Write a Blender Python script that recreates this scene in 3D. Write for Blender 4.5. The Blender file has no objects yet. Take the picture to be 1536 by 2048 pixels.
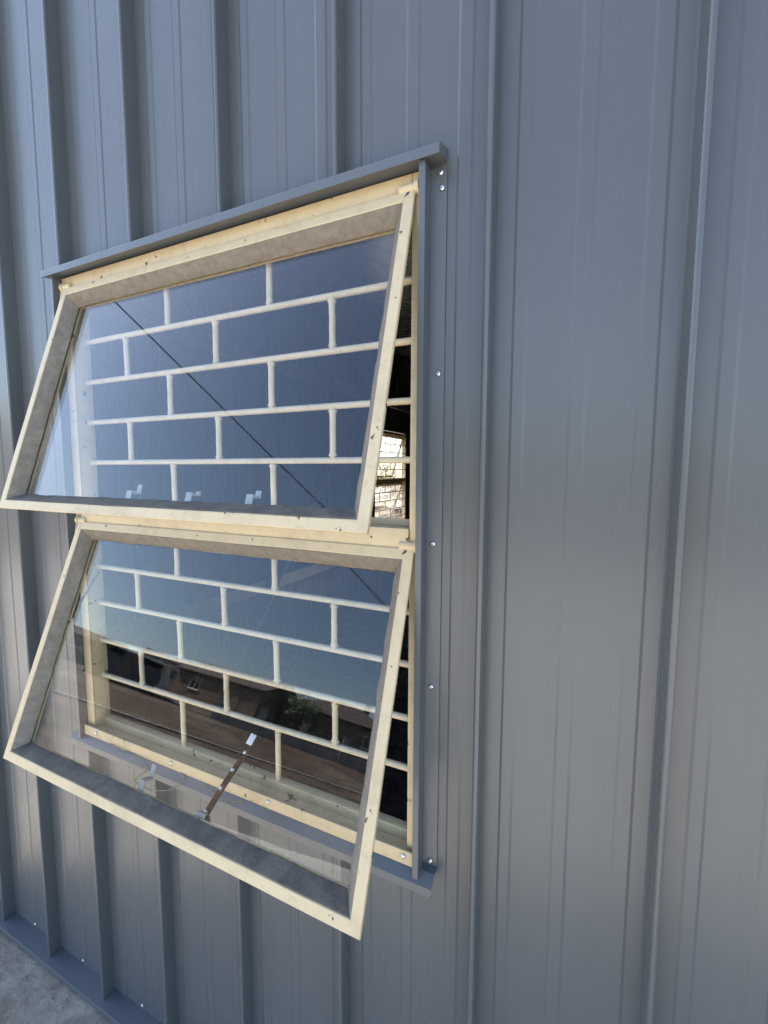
import bpy, bmesh, math, random
from mathutils import Vector, Matrix
from mathutils import noise as mnoise
rnd = random.Random(7)
R = math.radians
sc = bpy.context.scene
col = sc.collection

# ------------------------------------------------------------------ camera
FPX = 894.96
YAW, PITCH, ROLL = 0.44264, -0.09160, 0.00314
cam_d = bpy.data.cameras.new('camera'); cam = bpy.data.objects.new('camera', cam_d); col.objects.link(cam)
cam_d.sensor_fit = 'VERTICAL'; cam_d.sensor_height = 24.0; cam_d.lens = FPX / 2048 * 24.0
cam_d.clip_start = 0.02; cam_d.clip_end = 3000
fw = Vector((-math.sin(YAW) * math.cos(PITCH), math.cos(YAW) * math.cos(PITCH), math.sin(PITCH)))
rt0 = Vector((math.cos(YAW), math.sin(YAW), 0)); up0 = rt0.cross(fw)
rt = rt0 * math.cos(ROLL) + up0 * math.sin(ROLL); up = up0 * math.cos(ROLL) - rt0 * math.sin(ROLL)
m = Matrix((rt, up, -fw)).transposed().to_4x4(); m.translation = Vector((1.26229, -0.78580, 1.51115))
cam.matrix_world = m
sc.camera = cam

# ------------------------------------------------------------------ sky, sun, exposure
SUN = Vector((-0.664, 0.240, 0.708)).normalized()
w = bpy.data.worlds.new('World'); sc.world = w; w.use_nodes = True
nt = w.node_tree; bg = nt.nodes['Background']
sky = nt.nodes.new('ShaderNodeTexSky'); sky.sky_type = 'NISHITA'; sky.sun_disc = False
sky.sun_elevation = math.asin(SUN.z); sky.sun_rotation = math.atan2(SUN.x, SUN.y)
sky.altitude = 0; sky.air_density = 1.0; sky.dust_density = 1.1; sky.ozone_density = 2.0
nt.links.new(sky.outputs[0], bg.inputs[0]); bg.inputs[1].default_value = 0.10
sl = bpy.data.lights.new('sun', 'SUN'); sl.energy = 5.0; sl.angle = R(0.53); sl.color = (1, 0.95, 0.87)
so = bpy.data.objects.new('sun', sl); col.objects.link(so)
so.rotation_euler = SUN.to_track_quat('Z', 'Y').to_euler()
sc.view_settings.view_transform = 'Standard'; sc.view_settings.look = 'None'
sc.view_settings.gamma = 1; sc.view_settings.exposure = 2.45
sc.render.engine = 'CYCLES'
sc.cycles.max_bounces = 12; sc.cycles.transparent_max_bounces = 24; sc.cycles.caustics_reflective = False

# ------------------------------------------------------------------ materials
def newmat(name):
    mt = bpy.data.materials.new(name); mt.use_nodes = True
    n = mt.node_tree; return mt, n, n.nodes['Principled BSDF']
def nd(n, t, **kw):
    x = n.nodes.new(t)
    for k, v in kw.items():
        if k in x.inputs: x.inputs[k].default_value = v
        else: setattr(x, k, v)
    return x
def ramp(n, src, stops):
    r = n.nodes.new('ShaderNodeValToRGB'); e = r.color_ramp.elements
    while len(e) < len(stops): e.new(0.5)
    for el, (p_, c_) in zip(e, stops): el.position = p_; el.color = (*c_, 1) if len(c_) == 3 else c_
    n.links.new(src, r.inputs[0]); return r
def coords(n, scale=(1, 1, 1)):
    tc = n.nodes.new('ShaderNodeTexCoord'); mp = n.nodes.new('ShaderNodeMapping')
    mp.inputs['Scale'].default_value = scale; n.links.new(tc.outputs['Object'], mp.inputs[0]); return mp.outputs[0]
def simple(name, c, rough=0.6, metal=0.0, var=0.0, scale=8, bump=0.0, bscale=60, spec=0.5, c2=None):
    mt, n, b = newmat(name)
    b.inputs['Roughness'].default_value = rough; b.inputs['Metallic'].default_value = metal
    b.inputs['Specular IOR Level'].default_value = spec
    b.inputs['Base Color'].default_value = (*c, 1)
    co = coords(n)
    if var or c2:
        t = nd(n, 'ShaderNodeTexNoise', Scale=scale, Detail=6.0, Roughness=0.65); n.links.new(co, t.inputs['Vector'])
        lo = c2 or tuple(x * (1 - var) for x in c); hi = c if c2 else tuple(min(1, x * (1 + var)) for x in c)
        r = ramp(n, t.outputs['Fac'], [(0.35, lo), (0.65, hi)]); n.links.new(r.outputs[0], b.inputs['Base Color'])
    if bump:
        t = nd(n, 'ShaderNodeTexNoise', Scale=bscale, Detail=4.0); n.links.new(co, t.inputs['Vector'])
        bp = nd(n, 'ShaderNodeBump', Strength=bump, Distance=0.002); n.links.new(t.outputs['Fac'], bp.inputs['Height'])
        n.links.new(bp.outputs[0], b.inputs['Normal'])
    return mt
M = {}
def coated_steel(name, c, rough):
    mt, n, b = newmat(name)
    b.inputs['IOR'].default_value = 1.5
    co = coords(n)
    t = nd(n, 'ShaderNodeTexNoise', Scale=3.0, Detail=5.0, Roughness=0.6); n.links.new(co, t.inputs['Vector'])
    r = ramp(n, t.outputs['Fac'], [(0.3, tuple(x * 0.95 for x in c)), (0.7, tuple(x * 1.04 for x in c))])
    # faint vertical run marks and dust
    co2 = coords(n, (22, 22, 0.7))
    t2 = nd(n, 'ShaderNodeTexNoise', Scale=1.0, Detail=4.0); n.links.new(co2, t2.inputs['Vector'])
    r2 = ramp(n, t2.outputs['Fac'], [(0.45, (1, 1, 1)), (0.8, (0.97, 0.97, 0.965))])
    mx = nd(n, 'ShaderNodeMix', data_type='RGBA', blend_type='MULTIPLY'); mx.inputs[0].default_value = 1
    n.links.new(r.outputs[0], mx.inputs[6]); n.links.new(r2.outputs[0], mx.inputs[7]); n.links.new(mx.outputs[2], b.inputs['Base Color'])
    rr = nd(n, 'ShaderNodeMapRange'); rr.inputs[3].default_value = rough - 0.03; rr.inputs[4].default_value = rough + 0.03
    n.links.new(t2.outputs['Fac'], rr.inputs[0]); n.links.new(rr.outputs[0], b.inputs['Roughness'])
    # orange-peel paint plus slow oil-canning of the thin sheet
    t3 = nd(n, 'ShaderNodeTexNoise', Scale=700.0, Detail=2.0); n.links.new(co, t3.inputs['Vector'])
    co3 = coords(n, (7, 7, 1.5))
    oi = n.nodes.new('ShaderNodeObjectInfo'); of = nd(n, 'ShaderNodeVectorMath', operation='MULTIPLY_ADD')
    of.inputs[1].default_value = (37, 11, 53); n.links.new(oi.outputs['Random'], of.inputs[0]); n.links.new(co3, of.inputs[2]); co3 = of.outputs[0]
    t4 = nd(n, 'ShaderNodeTexNoise', Scale=1.0, Detail=1.0); n.links.new(co3, t4.inputs['Vector'])
    b1 = nd(n, 'ShaderNodeBump', Strength=0.10, Distance=0.0006); n.links.new(t3.outputs['Fac'], b1.inputs['Height'])
    b2 = nd(n, 'ShaderNodeBump', Strength=0.45, Distance=0.006); n.links.new(t4.outputs['Fac'], b2.inputs['Height'])
    n.links.new(b2.outputs[0], b1.inputs['Normal']); n.links.new(b1.outputs[0], b.inputs['Normal'])
    return mt
M['wall'] = coated_steel('slate_coated_steel', (0.094, 0.104, 0.109), 0.27)
M['flash'] = coated_steel('slate_flashing_steel', (0.098, 0.110, 0.120), 0.30)
def cream_paint(name, c, chips=0.595, rough=0.5):
    mt, n, b = newmat(name)
    co = coords(n)
    t = nd(n, 'ShaderNodeTexNoise', Scale=9.0, Detail=8.0, Roughness=0.7); n.links.new(co, t.inputs['Vector'])
    r = ramp(n, t.outputs['Fac'], [(0.30, tuple(x * 0.80 for x in c)), (0.5, c), (0.75, tuple(min(1, x * 1.05) for x in c))])
    g = nd(n, 'ShaderNodeTexNoise', Scale=38.0, Detail=9.0, Roughness=0.78); n.links.new(co, g.inputs['Vector'])
    gr = ramp(n, g.outputs['Fac'], [(0.52, (0, 0, 0)), (0.72, (1, 1, 1))])
    mx = nd(n, 'ShaderNodeMix', data_type='RGBA'); mx.inputs[7].default_value = (c[0] * .55, c[1] * .52, c[2] * .5, 1)
    ml = nd(n, 'ShaderNodeMath', operation='MULTIPLY'); ml.inputs[1].default_value = 0.55
    n.links.new(gr.outputs[0], ml.inputs[0]); n.links.new(ml.outputs[0], mx.inputs[0]); n.links.new(r.outputs[0], mx.inputs[6])
    ch = nd(n, 'ShaderNodeTexNoise', Scale=55.0, Detail=3.0, Roughness=0.5); n.links.new(co, ch.inputs['Vector'])
    cr = ramp(n, ch.outputs['Fac'], [(chips + .085, (0, 0, 0)), (chips + 0.10, (1, 1, 1))])
    mx2 = nd(n, 'ShaderNodeMix', data_type='RGBA'); mx2.inputs[7].default_value = (0.075, 0.06, 0.05, 1)
    n.links.new(cr.outputs[0], mx2.inputs[0]); n.links.new(mx.outputs[2], mx2.inputs[6]); n.links.new(mx2.outputs[2], b.inputs['Base Color'])
    b.inputs['Roughness'].default_value = rough
    bt = nd(n, 'ShaderNodeTexNoise', Scale=120.0, Detail=4.0); n.links.new(co, bt.inputs['Vector'])
    sb = nd(n, 'ShaderNodeMath', operation='SUBTRACT'); n.links.new(bt.outputs['Fac'], sb.inputs[0]); n.links.new(cr.outputs[0], sb.inputs[1])
    bp = nd(n, 'ShaderNodeBump', Strength=0.35, Distance=0.0008); n.links.new(sb.outputs[0], bp.inputs['Height']); n.links.new(bp.outputs[0], b.inputs['Normal'])
    return mt
M['cream'] = cream_paint('chipped_cream_paint', (0.555, 0.45, 0.275))
M['bar'] = cream_paint('cream_bar_paint', (0.60, 0.50, 0.34), chips=0.70)
M['putty'] = simple('old_putty', (0.185, 0.163, 0.130), 0.8, var=0.18, scale=55, bump=0.6, bscale=160)
M['dirty'] = simple('dirty_putty', (0.155, 0.132, 0.102), 0.85, scale=30, bump=0.7, bscale=140, c2=(0.085, 0.073, 0.060))
M['alu'] = simple('aluminium', (0.80, 0.80, 0.80), 0.28, 1.0)
M['zinc'] = simple('galvanised', (0.62, 0.62, 0.60), 0.42, 0.9, var=0.1)
M['bronze'] = simple('dark_bronze', (0.105, 0.075, 0.048), 0.20, 0.9, var=0.45, scale=45)
M['white'] = simple('white_plastic', (0.75, 0.75, 0.73), 0.45)
M['underside_shade'] = simple('underside_shade_paint', (0.06, 0.052, 0.043), 0.85, var=0.3, scale=30)  # near-black: shade of the dirty rail underside put into the colour
M['catch'] = simple('dull_catch_paint', (0.34, 0.335, 0.31), 0.6, var=0.2)
M['black'] = simple('black_rubber', (0.02, 0.02, 0.022), 0.6)
M['hole'] = simple('dark_hole', (0.02, 0.02, 0.02), 0.9)
def glass(name):
    mt = bpy.data.materials.new(name); mt.use_nodes = True; n = mt.node_tree; n.nodes.clear()
    o = n.nodes.new('ShaderNodeOutputMaterial'); fr = nd(n, 'ShaderNodeFresnel', IOR=1.52)
    ge = n.nodes.new('ShaderNodeNewGeometry'); ir = nd(n, 'ShaderNodeMapRange'); ir.inputs[3].default_value = 1.52; ir.inputs[4].default_value = 1 / 1.52
    n.links.new(ge.outputs['Backfacing'], ir.inputs[0]); n.links.new(ir.outputs[0], fr.inputs['IOR'])   # same air-glass reflectance on both faces
    tr = n.nodes.new('ShaderNodeBsdfTransparent'); tr.inputs[0].default_value = (0.965, 0.975, 0.97, 1)
    gl = n.nodes.new('ShaderNodeBsdfGlossy'); gl.inputs['Roughness'].default_value = 0.0
    mx = n.nodes.new('ShaderNodeMixShader')
    co = coords(n); t = nd(n, 'ShaderNodeTexNoise', Scale=3.0, Detail=1.0); n.links.new(co, t.inputs['Vector'])
    bp = nd(n, 'ShaderNodeBump', Strength=0.06, Distance=0.003); n.links.new(t.outputs['Fac'], bp.inputs['Height']); n.links.new(bp.outputs[0], gl.inputs['Normal'])
    # thin film of dust on the glass
    du = n.nodes.new('ShaderNodeBsdfDiffuse'); du.inputs[0].default_value = (0.5, 0.47, 0.42, 1)
    t2 = nd(n, 'ShaderNodeTexNoise', Scale=6.0, Detail=8.0, Roughness=0.75); n.links.new(co, t2.inputs['Vector'])
    rr = nd(n, 'ShaderNodeMapRange'); rr.inputs[1].default_value = 0.45; rr.inputs[2].default_value = 0.8; rr.inputs[3].default_value = 0.001; rr.inputs[4].default_value = 0.010
    n.links.new(t2.outputs['Fac'], rr.inputs[0])
    mx2 = n.nodes.new('ShaderNodeMixShader')
    n.links.new(fr.outputs[0], mx.inputs[0]); n.links.new(tr.outputs[0], mx.inputs[1]); n.links.new(gl.outputs[0], mx.inputs[2])
    n.links.new(rr.outputs[0], mx2.inputs[0]); n.links.new(mx.outputs[0], mx2.inputs[1]); n.links.new(du.outputs[0], mx2.inputs[2])
    n.links.new(mx2.outputs[0], o.inputs[0]); return mt
M['glass'] = glass('window_glass')
def ground_mat(name, a, b_, c_, s1, s2, rough=0.95, bump=1.0):
    mt, n, b = newmat(name); co = coords(n)
    t = nd(n, 'ShaderNodeTexNoise', Scale=s1, Detail=8.0, Roughness=0.65); n.links.new(co, t.inputs['Vector'])
    r = ramp(n, t.outputs['Fac'], [(0.34, a), (0.5, b_), (0.66, c_)])
    t2 = nd(n, 'ShaderNodeTexNoise', Scale=s2, Detail=9.0, Roughness=0.75); n.links.new(co, t2.inputs['Vector'])
    r2 = ramp(n, t2.outputs['Fac'], [(0.3, (0.55, 0.55, 0.55)), (0.62, (1.08, 1.08, 1.08))])
    mx = nd(n, 'ShaderNodeMix', data_type='RGBA', blend_type='MULTIPLY'); mx.inputs[0].default_value = 1
    n.links.new(r.outputs[0], mx.inputs[6]); n.links.new(r2.outputs[0], mx.inputs[7]); n.links.new(mx.outputs[2], b.inputs['Base Color'])
    b.inputs['Roughness'].default_value = rough; b.inputs['Specular IOR Level'].default_value = 0.2
    bp = nd(n, 'ShaderNodeBump', Strength=bump, Distance=0.01); n.links.new(t2.outputs['Fac'], bp.inputs['Height']); n.links.new(bp.outputs[0], b.inputs['Normal'])
    return mt
M['dirt'] = ground_mat('red_dirt', (0.075, 0.052, 0.036), (0.115, 0.083, 0.060), (0.19, 0.150, 0.115), 0.35, 5.0)
M['sand'] = ground_mat('compacted_sand', (0.38, 0.34, 0.285), (0.46, 0.415, 0.355), (0.52, 0.48, 0.42), 0.6, 9.0)
M['concrete'] = ground_mat('rough_concrete', (0.24, 0.205, 0.16), (0.34, 0.295, 0.235), (0.40, 0.36, 0.295), 3.0, 22.0)
M['slab'] = ground_mat('slab_edge', (0.16, 0.12, 0.09), (0.25, 0.20, 0.155), (0.32, 0.28, 0.23), 9.0, 40.0)
M['hill'] = ground_mat('dry_grass_hill', (0.13, 0.12, 0.06), (0.22, 0.18, 0.10), (0.28, 0.21, 0.13), 0.05, 0.8)
M['brick'] = ground_mat('tan_render', (0.17, 0.13, 0.095), (0.22, 0.17, 0.125), (0.26, 0.205, 0.155), 0.5, 6.0, bump=.3)
M['lime'] = ground_mat('white_render', (0.55, 0.53, 0.49), (0.66, 0.64, 0.60), (0.72, 0.70, 0.66), 0.6, 5.0, bump=.3)
M['grey_render'] = ground_mat('grey_render', (0.20, 0.19, 0.18), (0.26, 0.25, 0.23), (0.32, 0.30, 0.28), 0.6, 5.0, bump=.3)
M['roof_brown'] = simple('brown_roof_tile', (0.085, 0.064, 0.052), 0.8, var=0.25, scale=4, bump=.5, bscale=20)
M['roof_grey'] = simple('dark_grey_roof', (0.10, 0.10, 0.105), 0.6, var=0.2, scale=2)
M['roof_tin'] = simple('bright_tin_roof', (0.60, 0.62, 0.64), 0.32, 0.8, var=0.15, scale=2)
M['dark_wall'] = simple('dark_clad_wall', (0.085, 0.082, 0.080), 0.7, var=0.2, scale=2)
M['housepane'] = simple('house_window_glass', (0.03, 0.035, 0.04), 0.08)
M['wood'] = simple('weathered_wood', (0.16, 0.115, 0.075), 0.85, var=0.3, scale=12)
M['block'] = simple('cement_block', (0.30, 0.28, 0.25), 0.95, var=0.2, scale=6, bump=.5, bscale=40)
M['trunk'] = simple('bark', (0.10, 0.075, 0.055), 0.9, var=0.3, scale=14, bump=.8, bscale=40)
M['leaf'] = simple('leaf_green', (0.055, 0.095, 0.030), 0.6, var=0.4, scale=1.5)
M['leaf_dry'] = simple('leaf_olive', (0.12, 0.13, 0.055), 0.6, var=0.4, scale=1.5)

# ------------------------------------------------------------------ mesh helpers
def finish(name, bm, mat, parent=None, smooth=35, mats=None):
    me = bpy.data.meshes.new(name); bm.to_mesh(me); bm.free()
    for k in (mats or [mat]): me.materials.append(M[k])
    if smooth:
        me.polygons.foreach_set('use_smooth', [True] * len(me.polygons)); me.set_sharp_from_angle(angle=R(smooth))
    o = bpy.data.objects.new(name, me); col.objects.link(o)
    if parent: o.parent = parent
    return o
def empty(name, loc=(0, 0, 0), rz=0):
    o = bpy.data.objects.new(name, None); col.objects.link(o); o.location = loc; o.rotation_euler = (0, 0, rz)
    o.empty_display_size = 0.2; return o
def tag(o, label, cat, group=None):
    o['label'] = label; o['category'] = cat
    if group: o['group'] = group
    return o
def structure(o): o['kind'] = 'structure'; return o
def box(bm, x0, x1, y0, y1, z0, z1, bev=0.0, mi=0):
    v = [bm.verts.new((x, y, z)) for z in (z0, z1) for y in (y0, y1) for x in (x0, x1)]
    f = [bm.faces.new([v[i] for i in q]) for q in ((0, 2, 3, 1), (4, 5, 7, 6), (0, 1, 5, 4), (2, 6, 7, 3), (0, 4, 6, 2), (1, 3, 7, 5))]
    for q in f: q.material_index = mi
    if bev:
        es = list({e for q in f for e in q.edges})
        bmesh.ops.bevel(bm, geom=es, offset=bev, segments=2, affect='EDGES', profile=0.5)
    return v
def tube(bm, pts, r, seg=10, cap=True, r1=None):
    pts = [Vector(p) for p in pts]; rings = []; prev = None
    for i, p in enumerate(pts):
        d = (pts[min(i + 1, len(pts) - 1)] - pts[max(i - 1, 0)]).normalized()
        if prev is None:
            a = d.orthogonal().normalized()
        else:
            a = (prev - d * prev.dot(d)).normalized()
        prev = a; b = d.cross(a)
        rr = r if r1 is None else r + (r1 - r) * i / (len(pts) - 1)
        rings.append([bm.verts.new(p + (a * math.cos(2 * math.pi * k / seg) + b * math.sin(2 * math.pi * k / seg)) * rr) for k in range(seg)])
    for A, B in zip(rings, rings[1:]):
        for k in range(seg): bm.faces.new((A[k], A[(k + 1) % seg], B[(k + 1) % seg], B[k]))
    if cap:
        bm.faces.new(rings[0][::-1]); bm.faces.new(rings[-1])
def prism(bm, poly, a0, a1, axis='x', closed=True):
    """poly: 2D points; axis x -> (y,z), axis z -> (x,y)"""
    def P(q, a): return (a, q[0], q[1]) if axis == 'x' else (q[0], q[1], a)
    A = [bm.verts.new(P(q, a0)) for q in poly]; B = [bm.verts.new(P(q, a1)) for q in poly]
    n = len(poly)
    for i in range(n if closed else n - 1):
        j = (i + 1) % n; bm.faces.new((A[i], A[j], B[j], B[i]))
    if closed: bm.faces.new(A[::-1]); bm.faces.new(B)
def thick(poly, t):
    """closed outline of a folded sheet of thickness t that follows an open 2D polyline"""
    n = len(poly); nor = []
    for i in range(n - 1):
        d = Vector((poly[i + 1][0] - poly[i][0], poly[i + 1][1] - poly[i][1])).normalized(); nor.append(Vector((-d.y, d.x)))
    out = []
    for i in range(n):
        a = nor[max(i - 1, 0)]; b = nor[min(i, n - 2)]; mvec = (a + b); mvec = mvec / max(0.3, (1 + a.dot(b)))
        out.append((poly[i][0] + mvec.x * t, poly[i][1] + mvec.y * t))
    return list(poly) + out[::-1]
def dome(bm, c, nrm, r, h, seg=12, hole=True):
    c = Vector(c); nrm = Vector(nrm).normalized(); a = nrm.orthogonal().normalized(); b = nrm.cross(a)
    prof = [(1.0, 0.0), (0.96, 0.35), (0.75, 0.75), (0.45, 1.0)] + ([(0.28, 0.95), (0.26, 0.35), (0.0, 0.35)] if hole else [(0.0, 1.12)])
    prev = None
    for i, (q, z) in enumerate(prof):
        if q == 0: ring = [bm.verts.new(c + nrm * z * h)]
        else: ring = [bm.verts.new(c + nrm * z * h + (a * math.cos(2 * math.pi * k / seg) + b * math.sin(2 * math.pi * k / seg)) * r * q) for k in range(seg)]
        if prev:
            for k in range(seg):
                f = bm.faces.new((prev[k], prev[(k + 1) % seg], ring[(k + 1) % seg], ring[k]) if len(ring) > 1 else (prev[k], prev[(k + 1) % seg], ring[0]))
                if hole and i == len(prof) - 1: f.material_index = 1
        prev = ring
    bmesh.ops.recalc_face_normals(bm, faces=bm.faces)
_dome_cache = {}
def rivet(name, parent, c, nrm=(0, -1, 0), r=0.0048, h=0.0028, hole=True, mat='alu'):
    key = (r, h, hole, tuple(nrm), mat)
    if key not in _dome_cache:
        bm = bmesh.new(); dome(bm, (0, 0, 0), nrm, r, h, 12, hole)
        o = finish(name, bm, mat, parent, mats=[mat, 'hole']); _dome_cache[key] = o.data
    else:
        o = bpy.data.objects.new(name, _dome_cache[key]); col.objects.link(o); o.parent = parent
    o.location = c; return o

# ------------------------------------------------------------------ the steel shed
GZ = -0.107
EAVE = 2.97
YP = -0.022                      # plane of the sheet pans, outside is -y
PITCH_X = 0.277; C0 = 1.095
SW = 0.0017
PROF = [(0.0035, 0), (0.0330, 0), (0.0372, -SW), (0.0530, -SW), (0.0572, 0), (0.1215, 0), (0.1257, -SW), (0.1440, -SW), (0.1482, 0),
        (0.2135, 0), (0.2177, -SW), (0.2370, -SW), (0.2412, 0), (0.2620, 0), (0.2650, -0.0040), (0.2705, -0.0300), (0.2715, -0.0335), (0.2735, -0.0352),
        (0.2765, -0.0355), (0.2792, -0.0345), (0.2803, -0.0325), (0.2806, -0.0290), (0.2805, 0)]
def clip_prof(c, x0, x1):
    pts = [(c + a, YP + b) for a, b in PROF]; out = []
    for (ax, ay), (bx, by) in zip(pts, pts[1:]):
        if max(ax, bx) < x0 or min(ax, bx) > x1: continue
        def at(x): return ay + (by - ay) * ((x - ax) / (bx - ax)) if abs(bx - ax) > 1e-9 else ay
        s = (ax, ay) if x0 <= ax <= x1 else ((x0, at(x0)) if ax < x0 else (x1, at(x1)))
        e = (bx, by) if x0 <= bx <= x1 else ((x1, at(x1)) if bx > x1 else (x0, at(x0)))
        if not out or (abs(out[-1][0] - s[0]) + abs(out[-1][1] - s[1]) > 1e-7): out.append(s)
        out.append(e)
    return out
OX0, OX1, OZ0, OZ1 = -0.050, 0.984, 0.738, 2.034
def wall_panels(parent, x0, x1, z0, z1, mtx, opening=True, name='wall_panel'):
    k = math.floor((x0 - C0) / PITCH_X) - 1
    while C0 + k * PITCH_X < x1:
        c = C0 + k * PITCH_X; a = max(x0, c + 0.0035); b = min(x1, c + 0.2806); k += 1
        if b - a < 0.004: continue
        pieces = [(a, b, z0, z1)]
        if opening and b > OX0 and a < OX1:
            pieces = []
            if a < OX0: pieces.append((a, OX0, z0, z1))
            if b > OX1: pieces.append((OX1, b, z0, z1))
            m0, m1 = max(a, OX0), min(b, OX1); pieces += [(m0, m1, z0, OZ0), (m0, m1, OZ1, z1)]
        for p0, p1, q0, q1 in pieces:
            pl = clip_prof(c, p0, p1)
            if len(pl) < 2: continue
            bm = bmesh.new(); prism(bm, pl, q0, q1, 'z', closed=False)
            o = finish(name, bm, 'wall', parent, smooth=13); o.matrix_local = mtx
shed = tag(empty('steel_shed', (0, 0, 0)), 'slate grey ribbed steel shed with a double cream window propped open', 'shed')
BX0, BX1, BY1 = -1.15, 4.2, 8.2
I4 = Matrix.Identity(4)
wall_panels(shed, BX0 + 0.02, BX1, -0.072, EAVE, I4)
WIN_Y = 4.95
END = Matrix.Translation((BX0, WIN_Y, 0)) @ Matrix.Rotation(-math.pi / 2, 4, 'Z')
wall_panels(shed, WIN_Y - BY1, WIN_Y - 0.0, -0.095, EAVE, END)
wall_panels(shed, 0, BX1 - BX0, -0.095, EAVE, Matrix.Translation((BX1, BY1, 0)) @ Matrix.Rotation(math.pi, 4, 'Z'), False)
wall_panels(shed, 0, BY1, -0.095, EAVE, Matrix.Translation((BX1, 0, 0)) @ Matrix.Rotation(math.pi / 2, 4, 'Z'), False)
# roof: ribbed sheet with an eave flashing
bm = bmesh.new(); x = BX0 - 0.04
pl = []
while x < BX1 + 0.06:
    pl += [(x, EAVE + 0.012), (x + .24, EAVE + 0.012), (x + .25, EAVE + 0.045), (x + .268, EAVE + 0.045)]; x += 0.277
A = [bm.verts.new((a, -0.062, b)) for a, b in pl]; B = [bm.verts.new((a, BY1 + 0.06, b + 0.03)) for a, b in pl]
for i in range(len(pl) - 1): bm.faces.new((A[i], A[i + 1], B[i + 1], B[i]))
roof = finish('roof', bm, 'wall', shed)
bm = bmesh.new(); prism(bm, thick([(-0.060, EAVE - 0.10), (-0.066, EAVE - 0.09), (-0.066, EAVE + 0.05), (0.10, EAVE + 0.055)], 0.0012), BX0 - 0.04, BX1 + 0.06)
finish('eave_flashing', bm, 'flash', roof, smooth=None)
bm = bmesh.new(); box(bm, BX0 - 0.038, BX1 + 0.058, -0.0585, BY1 + 0.058, EAVE - 0.02, EAVE + 0.010); finish('roof_light_seal', bm, 'wall', roof, smooth=None)  # unseen slab added to stop light leaking in under the roof sheet
for cx, cy, sx, sy in ((BX0, 0, 1, 1), (BX1, 0, -1, 1), (BX1, BY1, -1, -1), (BX0, BY1, 1, -1)):
    bm = bmesh.new(); e = 0.060
    prism(bm, thick([(cx + sx * .055, cy - sy * e), (cx - sx * e, cy - sy * e), (cx - sx * e, cy + sy * .055)], -0.0012), -0.070, EAVE - .022, 'z'); bmesh.ops.recalc_face_normals(bm, faces=bm.faces)
    finish('corner_flashing', bm, 'flash', shed, smooth=None)
# slab and base flashing
bm = bmesh.new(); box(bm, BX0 - 0.063, BX1 + 0.063, -0.066, BY1 + 0.05, -0.45, -0.083, 0.004)
slab = finish('floor_slab', bm, 'slab', shed)
bm = bmesh.new(); prism(bm, thick([(0.004, -0.02), (0.004, -0.0735), (-0.0715, -0.0765), (-0.0730, -0.080), (-0.0730, -0.089), (-0.0695, -0.092)], -0.0014), BX0 - 0.06, BX1 + 0.06)
base = finish('base_flashing', bm, 'flash', shed, smooth=None)
k = -9
while C0 + k * PITCH_X < BX1:
    xx = C0 + k * PITCH_X + 0.130; k += 1
    if xx > BX0 + .1: rivet('rivet', base, (xx + rnd.uniform(-.006, .006), YP - 0.0005, -0.060))
# framing inside
for xx, yy in [(-1.03, 3.66), (-1.03, 7.2), (-1.03, 0.14), (1.9, 8.05), (4.05, 8.05), (4.05, 0.14), (0.1, 8.05), (1.35, 0.14), (2.9, 0.14)]:
    bm = bmesh.new(); box(bm, xx - .05, xx + .05, yy - .05, yy - .044, -0.083, EAVE); box(bm, xx - .05, xx + .05, yy + .044, yy + .05, -0.083, EAVE); box(bm, xx - .003, xx + .003, yy - .0435, yy + .0435, -0.083, EAVE)
    finish('steel_column', bm, 'zinc', shed, smooth=None)
for zz in (0.55, 2.30):
    for (a, b, c_, d) in [(BX0 + .04, BX1 - .05, 7.98, 8.03), (BX0 + .03, BX0 + .08, .25, 7.9), (BX0 + .1, BX1 - .1, .03, .08)]:
        bm = bmesh.new(); box(bm, a, b, c_, d, zz, zz + .1, .004); finish('girt', bm, 'zinc', shed, smooth=None)
for a, b in [((0.1, 7.95, .1), (1.9, 7.95, 2.8)), ((-1.03, 4.0, 2.8), (-1.03, 1.6, .1))]:
    bm = bmesh.new(); tube(bm, [a, b], .025, 10); finish('brace', bm, 'zinc', shed)

# ---------------- the window (built once, parts copied for the end wall)
MATS = {}
WIN = []                          # (object, parent object or None)
def wpart(o): WIN.append(o); return o
FX0, FX1, FZ0, FZ1 = -0.0455, 0.9755, 0.752, 2.0155
bm = bmesh.new()
# jambs: L-section, thin front flange and deeper inner leg
for s, (a, b) in ((1, (FX0, -0.0135)), (-1, (0.9570, FX1))):
    box(bm, a, b, -0.0330, -0.0285, FZ0, FZ1, .0008)
    lo, hi = ((-0.0195, -0.0135) if s == 1 else (0.9570, 0.9630))
    box(bm, lo, hi, -0.0283, 0.0140, FZ0 + .004, FZ1 - .004, .0008)
    lo, hi = ((-0.0195, 0.0050) if s == 1 else (0.9255, 0.9500))
# head
box(bm, -0.0130, 0.9565, -0.0335, -0.0290, 1.9750, FZ1, .0008)
box(bm, -0.0130, 0.9565, -0.0288, 0.0140, 1.9735, 1.9800, .0008)
# transom: front flange, top ledge and inner upstand
box(bm, -0.0130, 0.9565, -0.0372, -0.0325, 1.3660, 1.4060, .0008)
box(bm, -0.0130, 0.9565, -0.0323, 0.0120, 1.3990, 1.4050, .0008)
box(bm, -0.0130, 0.9565, 0.0060, 0.0118, 1.4055, 1.4190, .0008)
box(bm, -0.0130, 0.9565, -0.0100, 0.0050, 1.3640, 1.3985, .0008)
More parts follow.
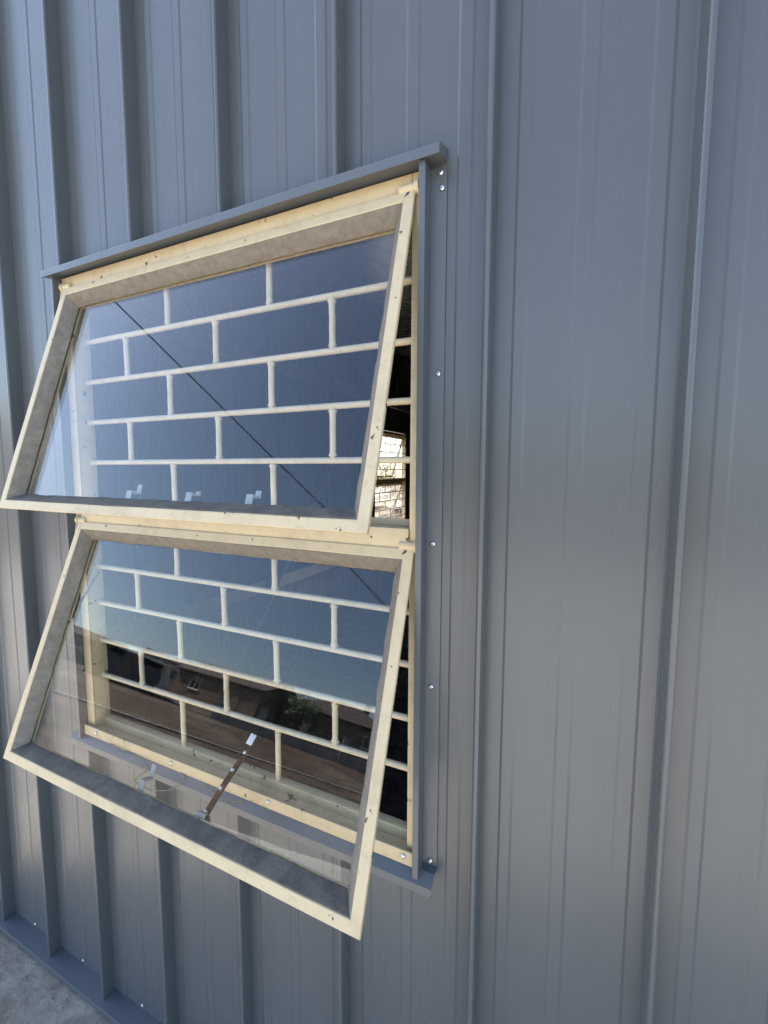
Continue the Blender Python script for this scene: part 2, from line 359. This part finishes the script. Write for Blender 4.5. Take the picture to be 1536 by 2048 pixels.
# sill: outer face, channel, inner upstand
box(bm, -0.0430, 0.9735, -0.0455, -0.0405, 0.7530, 0.7810, .0010)
box(bm, -0.0430, 0.9735, -0.0403, -0.0080, 0.7640, 0.7690, .0008)
box(bm, -0.0130, 0.9565, -0.0078, 0.0130, 0.7660, 0.7920, .0020)
frame = finish('window_frame', bm, 'cream', shed, smooth=30); wpart(frame)
frame['label'] = 'chipped cream steel window frame with transom'
for sx in (0.315, 0.626, 0.012, 0.955): wpart(rivet('screw', frame, (sx, -0.0456, 0.7705), r=0.0058, h=0.004, hole=False, mat='zinc'))
# burglar bars in brick bond, each rod its own mesh
U = 0.155; RB = 0.0066
ZU = [1.855, 1.749, 1.641, 1.532]; ZL = [1.239, 1.133, 1.023, 0.918]
def rod(name, p0, p1, ends):
    bm = bmesh.new(); p0 = Vector(p0); p1 = Vector(p1); d = (p1 - p0).normalized(); L = (p1 - p0).length; pts = []
    n = 8
    tube(bm, [p0 + d * L * i / n + Vector((0, rnd.uniform(-.0005, .0005), 0)) for i in range(n + 1)], RB, 12)
    for e in ends:                 # weld fillet flaring into the crossing bar
        q = p0 if e == 0 else p1; s = 1 if e == 0 else -1
        rings = [(RB + .0003, .013), (RB + .0007, .0105), (RB + .0020, .0078), (RB + .0042, .0050)]
        prev = None; a = Vector((1, 0, 0)) if abs(d.x) < .5 else Vector((0, 0, 1)); b = Vector((0, 1, 0))
        for rr, h in rings:
            fl = rr - RB
            ring = [bm.verts.new(q + d * s * h + a * math.cos(t) * (RB + fl) + b * math.sin(t) * (RB + fl * .15)) for t in [2 * math.pi * k / 12 for k in range(12)]]
            if prev:
                for k in range(12): bm.faces.new((prev[k], prev[(k + 1) % 12], ring[(k + 1) % 12], ring[k]))
            prev = ring
    bmesh.ops.recalc_face_normals(bm, faces=bm.faces)
    return wpart(finish(name, bm, 'bar', frame, smooth=50))
for z in ZU + ZL: rod('burglar_bar', (-0.0150, 0, z), (0.9600, 0, z), (0, 1))
def verts_row(zt, zb, pos, et, eb):
    for q in pos: rod('burglar_bar', (q * U + rnd.uniform(-.0015, .0015), 0.0, zb + (RB * .6 if eb else 0)), (q * U + rnd.uniform(-.001, .001), 0.0, zt - (RB * .6 if et else 0)), ([1] if et else []) + ([0] if eb else []))
verts_row(1.975, ZU[0], (2, 4), 0, 1); verts_row(ZU[0], ZU[1], (1, 3, 5), 1, 1); verts_row(ZU[1], ZU[2], (2, 4), 1, 1)
verts_row(ZU[2], ZU[3], (1, 3, 5), 1, 1); verts_row(ZU[3], 1.404, (2, 4), 1, 0)
verts_row(1.366, ZL[0], (2, 4), 0, 1); verts_row(ZL[0], ZL[1], (1, 3, 5), 1, 1); verts_row(ZL[1], ZL[2], (2, 4), 1, 1)
verts_row(ZL[2], ZL[3], (1, 3, 5), 1, 1); verts_row(ZL[3], 0.791, (2, 4), 1, 0)

def sweep(bm, X0, X1, S, prof, sub=1, jit=0.0, mi=None, underside_shade=()):
    """mitred rectangular frame in sash space (x, t outward -> -y, s downward -> -z); prof = closed list of (inset, t)"""
    corners = [((X0, 0), (1, 1)), ((X1, 0), (-1, 1)), ((X1, S), (-1, -1)), ((X0, S), (1, -1))]
    rings = []; sides = []
    for ci in range(4):
        (ax, as_), (ai, aj) = corners[ci]; (bx, bs), (bi, bj) = corners[(ci + 1) % 4]
        for u in range(sub):
            f = u / sub; ring = []
            for pi, (ins, t) in enumerate(prof):
                x = (ax + ai * ins) * (1 - f) + (bx + bi * ins) * f; s = (as_ + aj * ins) * (1 - f) + (bs + bj * ins) * f
                if jit and t < -0.010 and ins > 0.03:
                    nz = mnoise.noise(Vector((x * 26, s * 26, 3.1 + X1))) * jit + mnoise.noise(Vector((x * 80, s * 80, 9))) * jit * .5
                    cx, cs = (X0 + X1) / 2, S / 2
                    if ci in (0, 2): s += nz * (1 if ci == 0 else -1)
                    else: x += nz * (1 if ci == 3 else -1)
                ring.append(bm.verts.new((x, -t, -s)))
            rings.append(ring); sides.append(ci)
    n = len(rings); mN = len(prof)
    for i in range(n):
        A, B = rings[i], rings[(i + 1) % n]
        for k in range(mN):
            f = bm.faces.new((A[k], A[(k + 1) % mN], B[(k + 1) % mN], B[k]))
            if mi: f.material_index = mi[sides[i]]
            if underside_shade and sides[i] == 2 and k in underside_shade: f.material_index = 1  # bottom rail's rear and lower faces take the painted shade
    bmesh.ops.recalc_face_normals(bm, faces=bm.faces)
def bracket(bm, x, s, tall=0.03):
    """small folded catch on the inside of the bottom rail"""
    prism_pts = [(x - .012, x + .012)]
    box(bm, x - .008, x + .008, 0.0372, 0.0392, -s - .012, -s + .016, .0005)
    box(bm, x - .008, x + .008, 0.0394, 0.0600, -s + .014, -s + .016, .0005)
    box(bm, x - .0065, x + .0065, 0.0580, 0.0600, -s + .0162, -s + .0162 + tall, .0005)
def make_sash(label, zt, ang, S, X0, X1, lower):
    bm = bmesh.new()
    c = 0.0012
    sweep(bm, X0, X1, S, [(0, -c), (c, 0), (.020 - c, 0), (.020, -c), (.020, -.0325), (.041, -.0325), (.041, -.0365), (.0165, -.0365), (.0165, -.006), (0, -.006)], sub=10, underside_shade=(6, 7, 8))
    # hand-painted wobble on the frame edges
    for v in bm.verts:
        v.co += Vector((mnoise.noise(v.co * 14) * .0006, mnoise.noise(v.co * 11 + Vector((5, 0, 0))) * .0006, mnoise.noise(v.co * 13 + Vector((0, 7, 0))) * .0006))
    s = finish('window_sash', bm, 'cream', shed, smooth=30, mats=['cream', 'underside_shade']); wpart(s); s['label'] = label
    SM = Matrix.Translation((0, -0.040, zt)) @ Matrix.Rotation(-ang, 4, 'X'); s.matrix_local = SM; MATS[s] = SM
    bm = bmesh.new()
    sweep(bm, X0, X1, S, [(.0202, -.0015), (.0220, -.0014), (.030, -.0120), (.0420, -.0268), (.0420, -.0278), (.0202, -.0278)], sub=44, jit=0.0022, mi=[0, 0, 1, 0])
    wpart(finish('putty_bead', bm, 'putty', s, smooth=40, mats=['putty', 'dirty']))
    bm = bmesh.new(); box(bm, X0 + .022, X1 - .022, .0281, .0321, -S + .022, -.022)
    wpart(finish('pane', bm, 'glass', s, smooth=None))
    for xa, xb, sx in ((X0 - .003, X0 + .030, -1), (X1 - .030, X1 + .003, 1)):
        bm = bmesh.new()
        tube(bm, [(xa, .004, .0055), (xb, .004, .0055)], .0090, 14)
        xe = xa if sx < 0 else xb
        tube(bm, [(xe - .0035, .004, .0055), (xe + .0035, .004, .0055)], .0118, 14)
        tube(bm, [(xe + sx * .003, .004, .0055), (xe + sx * .007, .004, .0055)], .0048, 10)
        prism(bm, [(-.002, .004), (.012, .004), (.020, -.055), (.012, -.060)], xe + sx * .0040, xe + sx * .0062, 'x')
        bmesh.ops.recalc_face_normals(bm, faces=bm.faces)
        wpart(finish('hinge', bm, 'cream', s, smooth=40))
    if lower:
        bm = bmesh.new(); bracket(bm, 0.413, S - .045, .026); wpart(finish('catch_bracket', bm, 'catch', s, smooth=30))
        inv = SM.inverted()
        base_p, tip = Vector((.588, -.192, .826)), Vector((.5605, -.030, .870))
        # thin twin-rod side stay at the left jamb
        bm = bmesh.new()
        for dx in (0, .0075): tube(bm, [inv @ Vector((.018 - dx * .2, -.016, 1.228)), inv @ Vector((.012 - dx, -.094 - dx * .4, 1.113 - dx * .5))], .0016, 8)
        wpart(finish('side_stay', bm, 'bronze', s))
        # peg stay: bracket, flat bronze arm with pegs, pale end lug
        bm = bmesh.new(); box(bm, .574, .600, .0372, .0395, -S + .018, -S + .050, .0006); box(bm, .576, .598, .0397, .0480, -S + .046, -S + .0485, .0006)
        wpart(finish('stay_bracket', bm, 'catch', s, smooth=30))
        d = (tip - base_p); L = d.length; d.normalize(); side = Vector((1, 0, 0)); side = (side - d * side.dot(d)).normalized(); nn = d.cross(side)
        if nn.z < 0: nn = -nn
        bm = bmesh.new(); N = 14; rows = []
        for i in range(N + 1):
            f = i / N; p = base_p + d * L * f + nn * (0.004 * math.sin(f * math.pi)); tw = 0.35
            wd = .0085 * (1.25 if f < .06 else 1.0) * (0.75 if f > .93 else 1)
            sd = (side * math.cos(tw) + nn * math.sin(tw)); n2 = nn * math.cos(tw) - side * math.sin(tw)
            rows.append([bm.verts.new(inv @ (p + sd * a * wd + n2 * b * .0018)) for a, b in ((-1, -1), (1, -1), (1, 1), (-1, 1))])
        for A, B in zip(rows, rows[1:]):
            for k in range(4): bm.faces.new((A[k], A[(k + 1) % 4], B[(k + 1) % 4], B[k]))
        bm.faces.new(rows[0][::-1]); bm.faces.new(rows[-1])
        tube(bm, [inv @ (base_p - nn * .010), inv @ (base_p + nn * .006)], .0115, 14)
        bmesh.ops.recalc_face_normals(bm, faces=bm.faces)
        wpart(finish('stay_arm', bm, 'bronze', s, smooth=30))
        rot = (SM.to_3x3().inverted() @ nn)
        for f in (.06, .36, .62, .90): wpart(rivet('stay_peg', s, inv @ (base_p + d * L * f + nn * (.003 + .004 * math.sin(f * math.pi))), rot, r=.0046, h=.0045, hole=False, mat='zinc'))
        bm = bmesh.new(); box(bm, -.008, .008, -.0018, .0018, -.011, .013, .0012); o = wpart(finish('stay_lug', bm, 'white', s, smooth=30)); o.location = inv @ (tip + d * .012 + nn * .012); o.rotation_euler = (-.45, .12, 0)
    else:
        for xx, tl in ((.372, .018), (.548, .007), (.700, .012)):
            bm = bmesh.new(); bracket(bm, xx, S - .046, tl); wpart(finish('catch_bracket', bm, 'catch', s, smooth=30))
    return s
make_sash('upper cream sash swung out above the transom', 1.9856, 0.303, 0.592, -0.0300, 0.9655, False)
make_sash('lower cream sash swung out over the sill with its peg stay showing', 1.3705, 0.357, 0.600, -0.0225, 0.9695, True)

# flashings round the opening
bm = bmesh.new(); prism(bm, [(-0.0200, 2.046), (-0.0625, 2.0315), (-0.0632, 2.0300), (-0.0632, 2.0150), (-0.0612, 2.0150), (-0.0612, 2.0185), (-0.0200, 2.0225)], -0.0850, 1.0150)
wpart(finish('head_flashing', bm, 'flash', shed, smooth=None))
for s in (1, -1):
    def mx(x): return x if s == 1 else 0.93 - x
    pl = [(mx(.9772), -.0180), (mx(.9772), -.0550), (mx(.9884), -.0550), (mx(.9884), -.0262), (mx(1.0160), -.0252)]
    bm = bmesh.new(); prism(bm, thick(pl, 0.0011 * s), .7395, 2.0165, 'z'); bmesh.ops.recalc_face_normals(bm, faces=bm.faces)
    jf = wpart(finish('jamb_flashing', bm, 'flash', shed, smooth=None))
    for (xx, zz) in [(1.0058, 2.0075), (1.0080, 1.9825), (1.0058, 1.6795), (1.0005, 1.3805), (1.0005, 1.1120), (1.0035, 0.7640)]:
        wpart(rivet('rivet', jf, (mx(xx), -.0266, zz)))
bm = bmesh.new(); prism(bm, thick([(-.006, .7560), (-.0400, .7510), (-.0590, .7370), (-.0592, .7225), (-.0545, .7200)], -.0012), -0.0870, 1.0165); bmesh.ops.recalc_face_normals(bm, faces=bm.faces)
sillf = wpart(finish('sill_flashing', bm, 'flash', shed, smooth=None))
# copy of the whole window into the end wall
cp = {}
for o in list(WIN):
    c = o.copy(); col.objects.link(c); cp[o] = c
for o, c in cp.items():
    if o.parent in cp: c.parent = cp[o.parent]
    else: c.parent = shed; c.matrix_local = END @ MATS.get(o, I4)
    if 'label' in c: c['label'] = {'window_frame': 'backlit cream frame of the window in the end wall', 'window_sash': 'sash of the far end wall window'}.get(o.name.split('.')[0], c['label'])

# a length of thin wire left on the sill
bm = bmesh.new()
wp = [(.02, -.030, .7600), (.10, -.050, .7545), (.17, -.046, .7550), (.235, -.058, .7500), (.24, -.064, .735), (.20, -.066, .700), (.25, -.064, .690), (.33, -.064, .715), (.37, -.056, .7470), (.345, -.040, .7570), (.42, -.047, .7520), (.50, -.058, .7450), (.56, -.050, .7500)]
pts = []
for i in range(len(wp) - 1):
    p0, p1, p2, p3 = [Vector(wp[max(0, min(len(wp) - 1, i + j))]) for j in (-1, 0, 1, 2)]
    for u in range(6):
        t = u / 6; pts.append(.5 * ((2 * p1) + (p2 - p0) * t + (2 * p0 - 5 * p1 + 4 * p2 - p3) * t * t + (3 * p1 - p0 - 3 * p2 + p3) * t ** 3))
tube(bm, pts, .0011, 6)
tag(finish('loose_wire', bm, 'putty', smooth=60), 'thin pale loose wire curled over the sill under the lower sash', 'wire')

# ------------------------------------------------------------------ ground
def gh(x, y):                    # the land climbs gently on the far side of the yard
    return 0.085 * max(0.0, min(52.0, -.616 * x - .788 * y - 9.0))
bm = bmesh.new()
rings = [0, 1, 2, 4, 7, 9, 11, 13, 16, 20, 25, 31, 38, 46, 55, 65, 78, 90, 160, 400, 1200]
seg = 72; prev = None
for r_ in rings:
    ring = []
    for k in range(seg if r_ else 1):
        a = 2 * math.pi * k / seg; x, y = r_ * math.cos(a) + 1.2, r_ * math.sin(a) + 3.0
        h = 0.0
        if r_ > 13: h = (mnoise.noise(Vector((x * .05, y * .05, 0))) * .25 + .15) * min(1, (r_ - 13) / 20)
        ring.append(bm.verts.new((x, y, GZ - .006 + h + gh(x, y) * (1 if r_ < 170 else .3))))
    if prev:
        for k in range(seg):
            if len(prev) == 1: bm.faces.new((prev[0], ring[k], ring[(k + 1) % seg]))
            else: bm.faces.new((prev[k], ring[k], ring[(k + 1) % seg], prev[(k + 1) % seg]))
    prev = ring
structure(finish('ground', bm, 'dirt', smooth=60))
bm = bmesh.new(); prev = None                     # pale compacted sand round the shed
for r_ in (0, 3, 6, 8, 9.5):
    ring = []
    for k in range(96 if r_ else 1):
        a = 2 * math.pi * k / 96; q = r_ * (1 + (.10 * mnoise.noise(Vector((math.cos(a) * 3, math.sin(a) * 3, 2))) + .03 * mnoise.noise(Vector((math.cos(a) * 14, math.sin(a) * 14, 2))) if r_ > 9 else 0))
        x, y = q * math.cos(a) + .5, q * math.sin(a) * 1.0 + 1.2
        ring.append(bm.verts.new((x, y, GZ - .002 + gh(x, y))))
    if prev:
        for k in range(96): bm.faces.new((prev[k], ring[k], ring[(k + 1) % 96], prev[(k + 1) % 96]) if len(prev) > 1 else (prev[0], ring[k], ring[(k + 1) % 96]))
    prev = ring
structure(finish('sandy_yard', bm, 'sand', smooth=60))
bm = bmesh.new(); nx, ny = 60, 12
g = [[bm.verts.new((BX0 - 1.2 + (BX1 - BX0 + 2.4) * i / nx, -0.0662 - 1.15 * j / ny + (rnd.uniform(-.05, .05) if j == ny else 0), GZ + mnoise.noise(Vector((i * .9, j * .9, 0))) * .004)) for j in range(ny + 1)] for i in range(nx + 1)]
for i in range(nx):
    for j in range(ny): bm.faces.new((g[i][j + 1], g[i + 1][j + 1], g[i + 1][j], g[i][j]))
structure(finish('concrete_apron', bm, 'concrete', smooth=60))
# low hills behind the houses
def pol(az, dist, z=None):       # azimuth from -y, negative towards -x
    x, y = math.sin(R(az)) * dist, -math.cos(R(az)) * dist
    return Vector((x, y, GZ + gh(x, y) if z is None else z))
bm = bmesh.new(); prev = None
for i in range(121):
    a = -180 + i * 3
    hh = 2.2 + 2.6 * abs(mnoise.noise(Vector((math.cos(R(a)) * 2.2, math.sin(R(a)) * 2.2, 1.3)))) + (2.0 if -75 < a < -48 else 0)
    ring = [bm.verts.new(pol(a, d) + Vector((0, 0, z))) for d, z in ((62, -.3), (72, hh * .55), (84, hh), (110, hh * 1.1), (160, -.5))]
    if prev:
        for k in range(4): bm.faces.new((prev[k], ring[k], ring[k + 1], prev[k + 1]))
    prev = ring
structure(finish('hills', bm, 'hill', smooth=80))

# ------------------------------------------------------------------ neighbours across the yard (mirrored in the panes)
def house(name, label, az, dist, rz, W, D, H, RH, wall, roof, kind='gable', wins=3, door=True, over=.35):
    h = tag(empty(name, pol(az, dist), rz), label, 'house' if kind == 'hip' else 'building', 'neighbouring buildings across the yard')
    bm = bmesh.new(); box(bm, -W / 2, W / 2, -D / 2, D / 2, -.3, H)
    if kind == 'gable':
        for s in (-1, 1):
            x = s * W / 2; x2 = x - s * .12
            a = [bm.verts.new(q) for q in ((x, -D / 2, H + .001), (x, D / 2, H + .001), (x, 0, H + RH))]; b = [bm.verts.new(q) for q in ((x2, -D / 2, H + .001), (x2, D / 2, H + .001), (x2, 0, H + RH))]
            bm.faces.new(a); bm.faces.new(b[::-1])
            for i in range(3): bm.faces.new((a[i], b[i], b[(i + 1) % 3], a[(i + 1) % 3]))
    bmesh.ops.recalc_face_normals(bm, faces=bm.faces)
    finish('wall', bm, wall, h, smooth=None)
    bm = bmesh.new(); o = over; t = .1
    if kind == 'hip':
        rl = max(W - D, .4) / 2
        lo = [(-W / 2 - o, -D / 2 - o), (W / 2 + o, -D / 2 - o), (W / 2 + o, D / 2 + o), (-W / 2 - o, D / 2 + o)]
        v = [bm.verts.new((*q, H + .01)) for q in lo]; v2 = [bm.verts.new((*q, H + .01 + t)) for q in lo]; r1 = bm.verts.new((-rl, 0, H + RH)); r2 = bm.verts.new((rl, 0, H + RH))
        bm.faces.new(v[::-1]); bm.faces.new((v2[0], v2[1], r2, r1)); bm.faces.new((v2[2], v2[3], r1, r2)); bm.faces.new((v2[1], v2[2], r2)); bm.faces.new((v2[3], v2[0], r1))
        for i in range(4): bm.faces.new((v[i], v[(i + 1) % 4], v2[(i + 1) % 4], v2[i]))
    elif kind == 'gable':
        sl_ = RH / (D / 2)
        for s in (-1, 1):
            prism(bm, [(0, H + RH + .02), (s * (D / 2 + o), H - o * sl_ + .02), (s * (D / 2 + o), H - o * sl_ + .02 + t), (0, H + RH + .02 + t)], -W / 2 - o, W / 2 + o)
    else:
        prism(bm, [(-D / 2 - o, H + .01), (D / 2 + o, H + RH), (D / 2 + o, H + RH + .08), (-D / 2 - o, H + .09)], -W / 2 - o, W / 2 + o)
    bmesh.ops.recalc_face_normals(bm, faces=bm.faces); finish('roof', bm, roof, h, smooth=None)
    if kind == 'hip':
        bm = bmesh.new(); box(bm, W * .18, W * .18 + .6, -.3, .3, H + RH * .4, H + RH + .5, .02); finish('chimney', bm, 'brick', h, smooth=None)
    n = wins + (1 if door else 0)
    for sy in (-1, 1):
        for i in range(n):
            x = -W / 2 + W * (i + .5) / n; y = sy * D / 2
            if door and i == n // 2:
                bm = bmesh.new(); box(bm, x - .45, x + .45, y - .04, y + .04, .0, 2.05, .01); d_ = finish('door', bm, 'wood', h, smooth=None)
                bm = bmesh.new(); tube(bm, [(x + .35, y + sy * .05, 1.0), (x + .35, y + sy * .09, 1.0)], .025, 8); finish('handle', bm, 'alu', d_)
                continue
            bm = bmesh.new()
            for q in ((x - .65, x - .57, 1.0, 2.1), (x + .57, x + .65, 1.0, 2.1), (x - .569, x + .569, 1.0, 1.08), (x - .569, x + .569, 2.02, 2.1), (x - .03, x + .03, 1.081, 2.019)): box(bm, q[0], q[1], y - .05, y + .05, q[2], q[3])
            box(bm, x - .75, x + .75, y - .10, y + .10, .92, .998, .01)
            wf = finish('window', bm, 'lime', h, smooth=None)
            bm = bmesh.new(); box(bm, x - .569, x + .569, y - .02, y + .02, 1.081, 2.019); finish('pane', bm, 'housepane', wf, smooth=None)
    return h
house('hip_roof_house', 'tan house with brown hipped roof and chimney behind the block pillars', -25.6, 52, R(-20), 11, 9, 2.7, 2.3, 'brick', 'roof_brown', 'hip', 2)
house('gable_hall', 'long tan gabled hall with a brown roof, largest of the buildings across the yard', -37.9, 52, R(-4), 10.5, 8.5, 2.6, 1.6, 'brick', 'roof_brown', 'gable', 1)
house('white_cottage', 'small white rendered cottage between the gabled hall and the tin roof', -47.0, 60, R(-42), 5.0, 5, 2.7, .7, 'lime', 'roof_grey', 'gable', 2)
house('tin_roof_outbuilding', 'low dark outbuilding with a bright sloping tin roof', -50.4, 38, R(-50), 4.6, 4, 1.7, .35, 'dark_wall', 'roof_tin', 'mono', 0)
house('brown_outbuilding', 'low brown outbuilding at the foot of the hill', -54.6, 50, R(-54), 5, 4.5, 2.0, .7, 'brick', 'roof_brown', 'gable', 1)

# block boundary wall with pillars in front of the house
def boundary_wall():
    bw = tag(empty('boundary_wall', pol(-29, 33), R(-28)), 'low cement block boundary wall with square pillars before the hip roof house', 'wall')
    bm = bmesh.new(); box(bm, -6, 9, -.09, .09, -.3, .9, .01); finish('wall_panel', bm, 'block', bw, smooth=None)
    for i in range(6):
        x = -6 + i * 3
        bm = bmesh.new(); box(bm, x - .25, x + .25, -.25, .25, -.3, 1.75, .015); pz = finish('pillar', bm, 'block', bw, smooth=None)
        bm = bmesh.new(); box(bm, x - .31, x + .31, -.31, .31, 1.752, 1.84, .015); finish('pillar_cap', bm, 'grey_render', pz, smooth=None)
boundary_wall()
# kerb strip along the far edge of the dirt road
bm = bmesh.new(); a = pol(-62, 20); b = pol(-8, 24); d = (b - a).normalized(); nrm = Vector((-d.y, d.x, 0))
for i in range(30):
    f0, f1 = i / 30 + .001, (i + 1) / 30 - .001; p0 = a.lerp(b, f0); p1 = a.lerp(b, f1); v = []
    for z in (-.3, .12):
        for p in (p0 - nrm * .12, p1 - nrm * .12, p1 + nrm * .12, p0 + nrm * .12): v.append(bm.verts.new((p.x, p.y, GZ + gh(p.x, p.y) + z)))
    for q in ((3, 2, 1, 0), (4, 5, 6, 7), (0, 1, 5, 4), (1, 2, 6, 5), (2, 3, 7, 6), (3, 0, 4, 7)): bm.faces.new([v[k] for k in q])
structure(finish('road_kerb', bm, 'block', smooth=None))

# trees and shrubs
def tree(name, label, loc, H, CR, leafmat, n=1600, cat='tree', group=None, trunk_f=.4):
    t = tag(empty(name, loc, rnd.uniform(0, 6)), label, cat, group)
    bm = bmesh.new(); top = Vector((rnd.uniform(-.2, .2), rnd.uniform(-.2, .2), H * .62))
    tube(bm, [(0, 0, -.2), (.05, 0, H * .2), (top.x * .5, top.y * .5, H * .4), top], H * .035, 9, r1=H * .012)
    cl = []
    for i in range(9):
        a = i * 2.4; q = Vector((math.cos(a) * CR * rnd.uniform(.35, .8), math.sin(a) * CR * rnd.uniform(.35, .8), H * rnd.uniform(trunk_f + .08, .9))); cl.append((q, CR * rnd.uniform(.28, .5)))
        tube(bm, [(top.x * .5, top.y * .5, H * rnd.uniform(.25, .45)), (q + top * .3) * .6, q], H * .012, 6, r1=H * .003)
    finish('trunk', bm, 'trunk', t, smooth=60)
    cl.append((Vector((0, 0, H * .82)), CR * .5))
    bm = bmesh.new()
    for i in range(n):
        c, r_ = rnd.choice(cl); v = Vector((rnd.gauss(0, 1), rnd.gauss(0, 1), rnd.gauss(0, .8))).normalized() * r_ * rnd.uniform(.5, 1.15); p = c + v
        s = CR * rnd.uniform(.04, .085); a = Vector((rnd.gauss(0, 1), rnd.gauss(0, 1), rnd.gauss(0, 1))).normalized(); b = a.orthogonal().normalized()
        bm.faces.new([bm.verts.new(p + q) for q in (a * s, b * s * .5, -a * s, -b * s * .5)])
    finish('crown', bm, leafmat, t, smooth=None)
tree('garden_tree', 'dark green tree beside the hip roof house', pol(-30.6, 47), 4.2, 2.0, 'leaf', group='trees by the houses')
tree('garden_tree', 'dark green tree to the right of the hip roof house', pol(-18.5, 46), 5.0, 2.4, 'leaf', group='trees by the houses')
tree('garden_tree', 'olive tree behind the white cottage', pol(-44.0, 66), 4.6, 2.0, 'leaf_dry', group='trees by the houses')
for i, (x, y, h, lb) in enumerate([(-9.0, 17.5, 1.5, 'bushy shrub left of the rubble beyond the end window'), (-6.0, 18.5, 1.1, 'low shrub behind the rubble beyond the end window'), (-12.5, 27, 2.6, 'tall shrub farthest from the end window')]):
    tree('shrub', lb, (x, y, GZ), h, h * .6, 'leaf_dry' if i != 1 else 'leaf', 700, 'shrub', 'shrubs beyond the end wall', .1)
# rubble heaps beyond the end window
def heap(label, x, y, rad, hgt, mat, sd):
    bm = bmesh.new(); prev = None; N = 28
    for j in range(9):
        f = j / 8; ring = []
        for k in range(N if j < 8 else 1):
            a = 2 * math.pi * k / N; rr = rad * (1 - f) * (1 + .25 * mnoise.noise(Vector((math.cos(a) * 2, math.sin(a) * 2, sd + f)))); z = hgt * (1 - (1 - f) ** 1.6) + .18 * mnoise.noise(Vector((math.cos(a) * rr * 2.5, math.sin(a) * rr * 2.5, sd + 5)))
            ring.append(bm.verts.new((math.cos(a) * rr, math.sin(a) * rr, z if j else -.1)))
        if prev:
            for k in range(N): bm.faces.new((prev[k], prev[(k + 1) % N], ring[(k + 1) % N], ring[k]) if len(ring) > 1 else (prev[k], prev[(k + 1) % N], ring[0]))
        prev = ring
    o = finish('soil_heap', bm, mat, smooth=25); o.location = (x, y, GZ); tag(o, label, 'heap', 'soil heaps beyond the end wall')
heap('pale rubble heap seen through the end window', -7.0, 15.2, 2.6, 1.0, 'concrete', 1.0)
heap('reddish soil heap nearest the end window', -4.6, 11.2, 1.9, .55, 'dirt', 4.0)

# utility pole, post and the overhead service cable between them
PA, PB = Vector((-5.4, 0.4, 5.75)), Vector((0.8, -13.7, 2.5))
for nm, lb, P, r0 in (('utility_pole', 'tall weathered wooden utility pole beside the shed corner', PA, .11), ('cable_post', 'short wooden post at the lower end of the overhead cable', PB, .07)):
    gz = GZ + gh(P.x, P.y)
    up_ = tag(empty(nm, (P.x, P.y, gz)), lb, 'pole'); hz = P.z - gz
    bm = bmesh.new(); tube(bm, [(0, 0, -.5), (0, 0, hz * .5), (0, 0, hz + .25)], r0, 14, r1=r0 * .75); finish('pole_shaft', bm, 'wood', up_, smooth=50)
    bm = bmesh.new(); box(bm, -.4, .4, -r0 - .06, -r0 + .01, hz + .02, hz + .10, .008); finish('crossarm', bm, 'wood', up_, smooth=None)
    for xx in (-.32, .32):
        bm = bmesh.new(); tube(bm, [(xx, -r0 - .02, hz + .102), (xx, -r0 - .02, hz + .14)], .018, 10); tube(bm, [(xx, -r0 - .02, hz + .14), (xx, -r0 - .02, hz + .23)], .04, 12, r1=.025); finish('insulator', bm, 'white', up_, smooth=40)
bm = bmesh.new(); pts = []
for i in range(41):
    f = i / 40; q = PA.lerp(PB, f); q.z -= .15 * 4 * f * (1 - f); pts.append(q)
tube(bm, pts, .009, 8); tag(finish('service_cable', bm, 'black', smooth=60), 'black overhead cable slanting across the yard from the tall pole', 'cable')
# grit washed up against the slab edge
bm = bmesh.new()
for i in range(500):
    x = rnd.uniform(BX0, 1.2); y = -0.068 - abs(rnd.gauss(0, .05)); r_ = rnd.uniform(.0008, .0030) * (1.6 if rnd.random() < .06 else 1)
    c = Vector((x, y, GZ + r_ * .4 + .002)); v = [bm.verts.new(c + Vector(q) * r_ * rnd.uniform(.7, 1.2)) for q in ((1, 0, 0), (-1, 0, 0), (0, 1, 0), (0, -1, 0), (0, 0, .8), (0, 0, -.8))]
    for a, b, c_ in ((0, 2, 4), (2, 1, 4), (1, 3, 4), (3, 0, 4), (2, 0, 5), (1, 2, 5), (3, 1, 5), (0, 3, 5)): bm.faces.new((v[a], v[b], v[c_]))
g_ = finish('grit', bm, 'slab', smooth=None); g_['kind'] = 'stuff'; g_['label'] = 'loose sandy grit lying along the foot of the shed wall'; g_['category'] = 'grit'
